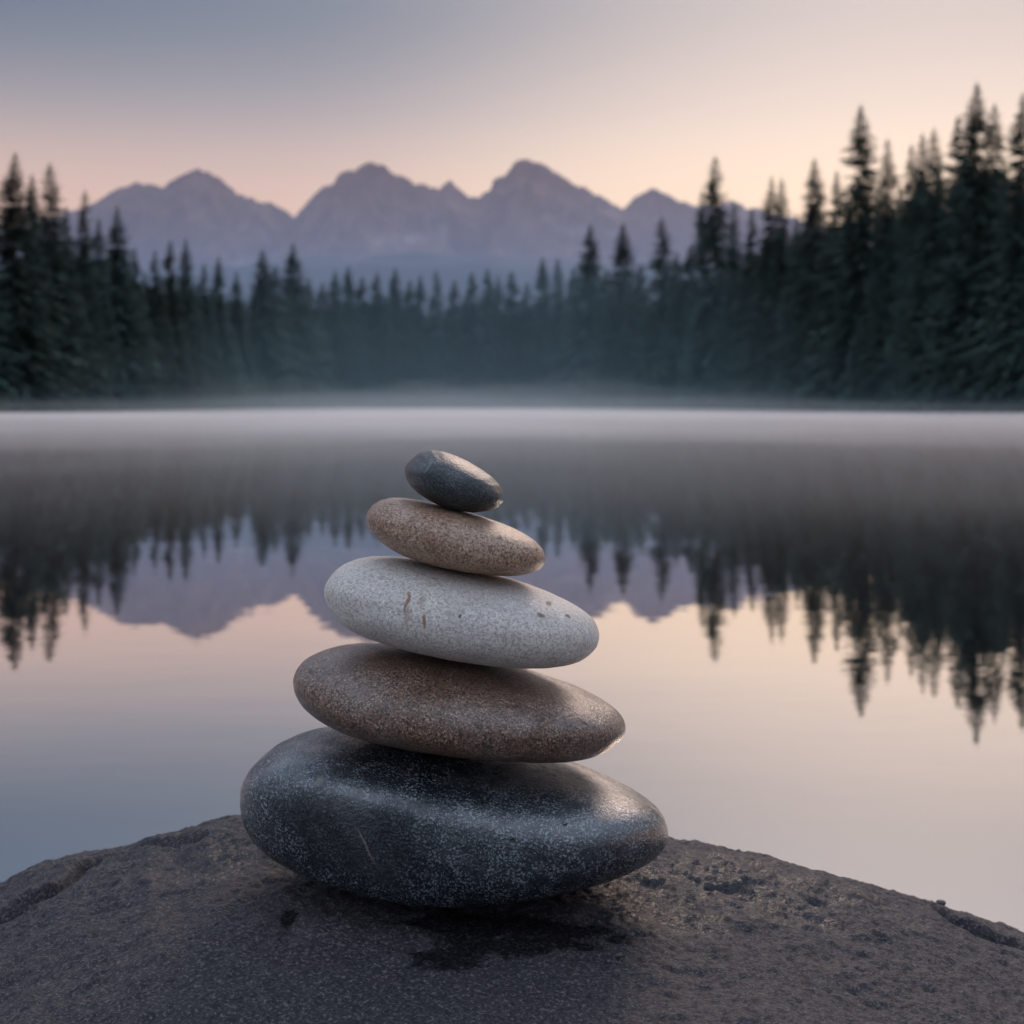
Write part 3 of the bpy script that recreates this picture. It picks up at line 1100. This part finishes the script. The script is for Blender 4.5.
VAR = [spruce(11, 24, 3.9, .06), spruce(12, 25, 4.3, .14), spruce(13, 23, 3.3, .03, .8), spruce(14, 26, 3.7, .2, .75),
       spruce(15, 24, 4.6, .08, .95), spruce(16, 22, 3.1, .10, .8), spruce(17, 25, 4.2, .03), spruce(18, 26, 3.5, .28, .7)]


def plant(px, top, row_off, var, wscale, label, group, rz):
    yb = shore_y(px) + 3.0 + row_off
    x = (px - 512) / F * yb
    zg = ground_z(x, yb) - 0.1
    zt = CAMZ + (HOR - top) / F * yb
    cm, tm, hh = VAR[var]
    hgt = zt - zg
    s_ = hgt / (hh + .2)
    t = bpy.data.objects.new('spruce_tree', None)
    COL.objects.link(t)
    t.empty_display_size = .5
    t.location = (x, yb, zg)
    t.rotation_euler = (0, 0, rz)
    t.scale = (s_ * wscale, s_ * wscale, s_)
    t['label'] = label
    t['category'] = 'tree'
    t['group'] = group
    for nm_, me_ in (('crown', cm), ('trunk', tm)):
        o = bpy.data.objects.new(nm_, me_)
        COL.objects.link(o)
        o.parent = t
    return t


# the trees whose tips stand out of the skyline, left to right: column, tip row, variant, width, offset, label
TOPS = [
    (-22, 175, 1, 1.0, 2, None), (17, 151, 4, 1.15, 0, 'tallest spruce of the left shore, broad ragged top near the picture edge'),
    (33, 172, 0, .9, 5, 'spruce leaning close behind the right side of the tallest left-shore tree'),
    (51, 161, 3, 1.0, 1, 'second tallest left-shore spruce with a thin gappy spire'),
    (66, 205, 5, 1.0, 4, 'short spruce filling the notch right of the two tallest left-shore trees'),
    (84, 188, 3, .8, 0, 'thin single spire rising before the left foot of the mountains'),
    (98, 216, 2, .9, 4, 'low spruce tip between a thin spire and a broad dense crown on the left shore'),
    (118, 204, 4, 1.05, 0, 'broad dense spruce standing under the leftmost mountain shoulder'),
    (135, 246, 2, .9, 3, 'short spruce tucked against the right of the broad dense left-shore crown'),
    (155, 249, 5, 1.0, 1, 'slim spruce below the dip before the left mountain peak'),
    (170, 239, 2, 1.0, 0, 'left one of a close pair of spruces under the left mountain peak'),
    (186, 237, 6, .85, 1, 'right one of a close pair of spruces under the left mountain peak'),
    (204, 262, 5, 1.0, 3, 'small spruce just right of the close pair under the left peak'),
    (218, 254, 0, .9, 0, 'pointed spruce standing alone below the right slope of the left peak'),
    (236, 270, 2, 1.0, 4, 'faint small spruce tip in the low gap left of two tall centre-left trees'),
    (262, 248, 6, .9, 0, 'left of two taller spruces where the left shore meets the far shore'),
    (276, 264, 2, 1.0, 3, 'spruce squeezed between the two taller trees at centre left'),
    (292, 242, 4, .9, 0, 'broad pointed spruce just left of the deepest notch in the mountains'),
    (309, 277, 5, 1.0, 4, 'small hazy spruce right below the deepest notch in the mountains'),
    (322, 281, 2, 1.0, 5, 'lowest hazy spruce tip left of the far-shore cluster'),
    (335, 269, 6, .8, 0, 'first of three even spruces under the double-topped middle mountain'),
    (349, 264, 0, .8, 1, 'middle of three even spruces under the double-topped middle mountain'),
    (362, 275, 2, 1.0, 2, 'last of three even spruces under the double-topped middle mountain'),
    (377, 271, 5, 1.0, 0, 'slim far-shore spruce directly below the middle mountain top'),
    (396, 266, 6, .8, 0, 'far-shore spruce of full shape below the pink snow streak'),
    (410, 279, 2, 1.0, 2, 'short far-shore spruce right of the one below the snow streak'),
    (420, 273, 0, .75, 1, 'narrow far-shore spruce above the left side of the stone stack'),
    (437, 269, 3, .7, 0, 'thin far-shore spruce standing straight above the top pebble'),
    (455, 279, 2, 1.0, 1, 'short far-shore spruce just right of the one above the top pebble'),
    (472, 271, 5, 1.0, 0, 'narrow spruce on the far shore, left of a taller close pair'),
    (487, 267, 6, .8, 0, 'left tree of the close spruce pair below the highest mountain'),
    (498, 274, 0, .75, 2, 'right tree of the close spruce pair below the highest mountain'),
    (512, 270, 2, 1.0, 0, 'far-shore spruce straight below the highest mountain top'),
    (527, 281, 5, 1.0, 3, 'lowest far-shore tip in the gap right of the highest mountain top'),
    (543, 256, 0, .8, 0, 'left of two narrow twin spruces before the first dark right-hand spire'),
    (558, 257, 3, .7, 1, 'right of two narrow twin spruces before the first dark right-hand spire'),
    (574, 266, 2, .9, 3, 'short spruce close on the left of the first dark spire'),
    (589, 223, 6, .85, 0, 'first of three separate dark spires right of centre'),
    (606, 268, 2, 1.0, 5, 'low hazy tip between the first and second dark spires'),
    (623, 222, 0, .85, 0, 'second of three separate dark spires right of centre'),
    (641, 262, 5, 1.0, 5, 'low hazy tip between the second and third dark spires'),
    (663, 216, 3, .85, 0, 'third of three separate dark spires, knobbly at the tip'),
    (676, 250, 6, .8, 4, 'shoulder tree close on the right of the third dark spire'),
    (690, 243, 2, 1.0, 4, 'small pale tree left of the tall open-branched spruce'),
    (703, 188, 7, .75, 2, 'thin side spire at the left of the tall open-branched spruce'),
    (716, 154, 7, .95, 0, 'tall open-branched spruce standing clear right of the last mountain'),
    (734, 201, 3, .8, 2, 'spruce one step right of the tall open-branched one'),
    (752, 207, 5, .9, 4, 'thin spruce in the sky gap before the twin right-shore tops'),
    (771, 174, 1, .8, 0, 'left of the twin tops at the glowing gap of the right shore'),
    (782, 176, 3, .75, 2, 'right of the twin tops at the glowing gap of the right shore'),
    (797, 212, 5, .9, 4, 'low tree between the twin tops and the broad cone'),
    (814, 156, 6, .95, 0, 'broad dark cone between the twin tops and the tall rough spruce'),
    (837, 169, 5, .9, 3, 'lesser tree close on the left of the tall rough right-shore spruce'),
    (861, 103, 1, .95, 0, 'tall rough right-shore spruce standing highest left of the edge group'),
    (887, 136, 7, .75, 3, 'gappy spire close on the right of the tall rough spruce'),
    (911, 142, 7, .8, 2, 'left of three gappy even tops before the tallest tree'),
    (923, 131, 3, .8, 4, 'middle of three gappy even tops before the tallest tree'),
    (935, 126, 3, .85, 1, 'right of three gappy even tops before the tallest tree'),
    (958, 114, 5, .95, 3, 'side tree close on the left of the tallest tree'),
    (977, 80, 1, .95, 0, 'tallest spruce of all, high on the right shore'),
    (995, 101, 3, .85, 2, 'second peak close on the right of the tallest tree'),
    (1022, 90, 1, .9, 0, 'big spruce cut by the right edge of the picture'),
]
rt = random.Random(21)
for (px, top, var, ws, off, lab) in TOPS:
    gname = 'spruces standing out of the treeline'
    if lab is None:
        lab = 'spruce at the left edge of the treeline, mostly outside the picture'
    plant(px, top, off, var, ws * (1.08 if px < 250 or px > 690 else 1.5), lab, gname, rt.uniform(0, 6.28))

LOWPX = [-60, 0, 60, 100, 150, 200, 240, 300, 400, 500, 560, 600, 650, 690, 740, 790, 850, 900, 950, 1024, 1100]
LOWPY = [215, 212, 228, 240, 268, 276, 286, 293, 293, 293, 290, 300, 300, 276, 246, 218, 200, 176, 160, 150, 150]
REG = [(300, 'dark spruces packed along the left shore, tips below their taller neighbours', 'packed spruces of the left shore'),
       (560, 'hazy spruces filling the even far treeline in the middle', 'packed spruces of the far shore'),
       (9999, 'dark spruces packed along the right shore, tips below their taller neighbours', 'packed spruces of the right shore')]
cnt = 0
for row, (off, drop, gapm) in enumerate([(0.5, 34, 5.0), (8, 12, 5.0), (19, 0, 5.6)]):
    px = -42.0
    while px < 1062:
        dd = shore_y(px) + 3 + off
        slope = abs(shore_y(px + 2) - shore_y(px - 2)) / 4
        # metres of shoreline covered by one pixel
        mpp = math.hypot(dd / F, slope * (1.0 if row < 2 else .8))
        px += gapm / mpp * rt.uniform(.7, 1.3)
        top = np.interp(px, LOWPX, LOWPY) + drop * rt.uniform(.3, 1.5) + rt.uniform(-2, 12)
        lab, gr_ = [(b, c_) for (a, b, c_) in REG if px < a][0]
        plant(px, float(top), off + rt.uniform(-1.2, 1.2), rt.choice([0, 2, 4, 6, 6, 5, 4]), rt.uniform(1.0, 1.3), lab, gr_, rt.uniform(0, 6.28))
        cnt += 1
print('TREES', len(TOPS) + cnt)

# shore shrubs: a continuous mass nobody could count
r = random.Random(5)
V_, Fc = [], []
px = -60.0
while px < 1090:
    yb = shore_y(px) + r.uniform(-1.0, 3.2)
    x = (px - 512) / F * yb
    zg = ground_z(x, yb)
    hb = r.uniform(.3, 1.7)
    for _q in range(26):
        an = r.uniform(0, 6.28)
        rr_ = abs(r.gauss(0, .5))
        cx, cy, cz = x + rr_ * math.cos(an), yb + rr_ * math.sin(an), zg + r.uniform(0, hb)
        s_ = r.uniform(.1, .28)
        b0 = len(V_)
        for q in range(4):
            V_.append((cx + r.uniform(-s_, s_), cy + r.uniform(-s_, s_), cz + r.uniform(-s_, s_)))
        Fc.append((b0, b0 + 1, b0 + 2, b0 + 3))
    px += 300 / yb * r.uniform(.5, 1.2)
m = MT('shrub_leaves')
c = m.coord()
m.bsdf(m.mix(m.noise(c, .5, 3), (0.03, 0.045, 0.02), (0.07, 0.085, 0.035)), .9)
obj('shrubs', mesh_from('shrubs', V_, Fc, False), m.m, kind='stuff', label='low green shrubs along the misty waterline', cat='shrubs')


# ------------------------------------------------------------------ air
def box(name, x0, x1, y0, y1, z0, z1):
    v = [(x0, y0, z0), (x1, y0, z0), (x1, y1, z0), (x0, y1, z0), (x0, y0, z1), (x1, y0, z1), (x1, y1, z1), (x0, y1, z1)]
    f = [(0, 3, 2, 1), (4, 5, 6, 7), (0, 1, 5, 4), (1, 2, 6, 5), (2, 3, 7, 6), (3, 0, 4, 7)]
    return mesh_from(name, v, f, False)


m = MT('haze_air')
m.volume((1.0, 0.83, 0.88), 0.000015, 0.75)
obj('haze', box('haze', -8800, 8800, -230, 9400, -6, 1650), m.m, kind='stuff', label='thin blue morning haze over the whole valley', cat='haze')


def bank(name, xs, ys_, topf, bottom, mat, label):
    Xg, Yg = np.meshgrid(xs, ys_)
    Zt = topf(Xg, Yg)
    n_ = Xg.size
    v = np.vstack([np.stack([Xg.ravel(), Yg.ravel(), Zt.ravel()], 1), np.stack([Xg.ravel(), Yg.ravel(), np.full(n_, bottom)], 1)])
    f1 = grid_faces(len(xs), len(ys_))
    f2 = f1[:, ::-1] + n_
    idx = np.arange(n_).reshape(Xg.shape)
    loop = np.concatenate([idx[0, :], idx[1:, -1], idx[-1, ::-1][1:], idx[::-1, 0][1:-1]])
    nxt = np.roll(loop, -1)
    f3 = np.stack([loop, loop + n_, nxt + n_, nxt], 1)
    o = obj(name, mesh_from(name, v, np.vstack([f1, f2, f3]), True), mat, kind='stuff', label=label, cat='mist')
    return o


# thin mist lying on the water, lower than the camera
m = MT('water_mist')
m.volume((0.98, 0.93, 0.92), 0.0165, 0.4)


def t1(Xg, Yg):
    nz = fbm(np.stack([Xg.ravel() / 9, Yg.ravel() / 14, Xg.ravel() * 0], 1), 3).reshape(Xg.shape)
    nz = nz + .8 * fbm(np.stack([Xg.ravel() / 30, Yg.ravel() / 30, Xg.ravel() * 0 + 3], 1), 2).reshape(Xg.shape)
    return np.maximum(0.012 + 0.36 * (.68 * smooth(Yg, 2.0, 16) + .32 * smooth(Yg, 9, 90)) * np.clip(1 + .55 * nz, .45, 1.4) * (1 - .7 * smooth(Yg, 45, 95)), 0.01)


bank('lake_mist', np.linspace(-150, 150, 160), np.concatenate([np.geomspace(2.2, 320, 110)]), t1, -0.6, m.m, 'pale pink mist lying thin on the lake surface')

# taller veil drifting before the far trees
m = MT('shore_mist')
m.volume((0.52, 0.84, 1.0), 0.00075, 0.3)


def t2(Xg, Yg):
    nz = fbm(np.stack([Xg.ravel() / 45, Yg.ravel() / 60, Xg.ravel() * 0 + 6], 1), 3).reshape(Xg.shape)
    return np.maximum(1.0 + 24 * smooth(Yg, 70, 260) * (1 + .5 * nz), 0.9)


bank('shore_mist', np.linspace(-240, 240, 70), np.linspace(60, 420, 60), t2, -0.9, m.m, 'grey-blue veil of mist drifting before the far trees')

# low wisps creeping out of the trees and over the shoreline
m = MT('bank_mist')
m.volume((0.92, 0.93, 0.93), 0.0016, 0.3)


def t3(Xg, Yg):
    nz = fbm(np.stack([Xg.ravel() / 20, Yg.ravel() / 30, Xg.ravel() * 0 + 9], 1), 4).reshape(Xg.shape)
    return np.maximum(0.62 + 4.0 * smooth(Yg, 50, 230) * np.clip(.7 + 1.3 * nz, 0, 3) - .5 * (1 - smooth(Yg, 45, 60)), 0.05)


bank('shore_wisps', np.linspace(-220, 220, 140), np.linspace(42, 330, 90), t3, -0.8, m.m, 'pale wisps of mist creeping along the foot of the trees')

# mist filling the valley between forest and mountains
m = MT('valley_mist')
m.volume((0.52, 0.70, 1.0), 0.00024, 0.3)
obj('valley_mist', box('valley_mist', -4600, 4600, 1500, 5300, -4, 430), m.m, kind='stuff', label='blue mist filling the valley below the mountains', cat='mist')
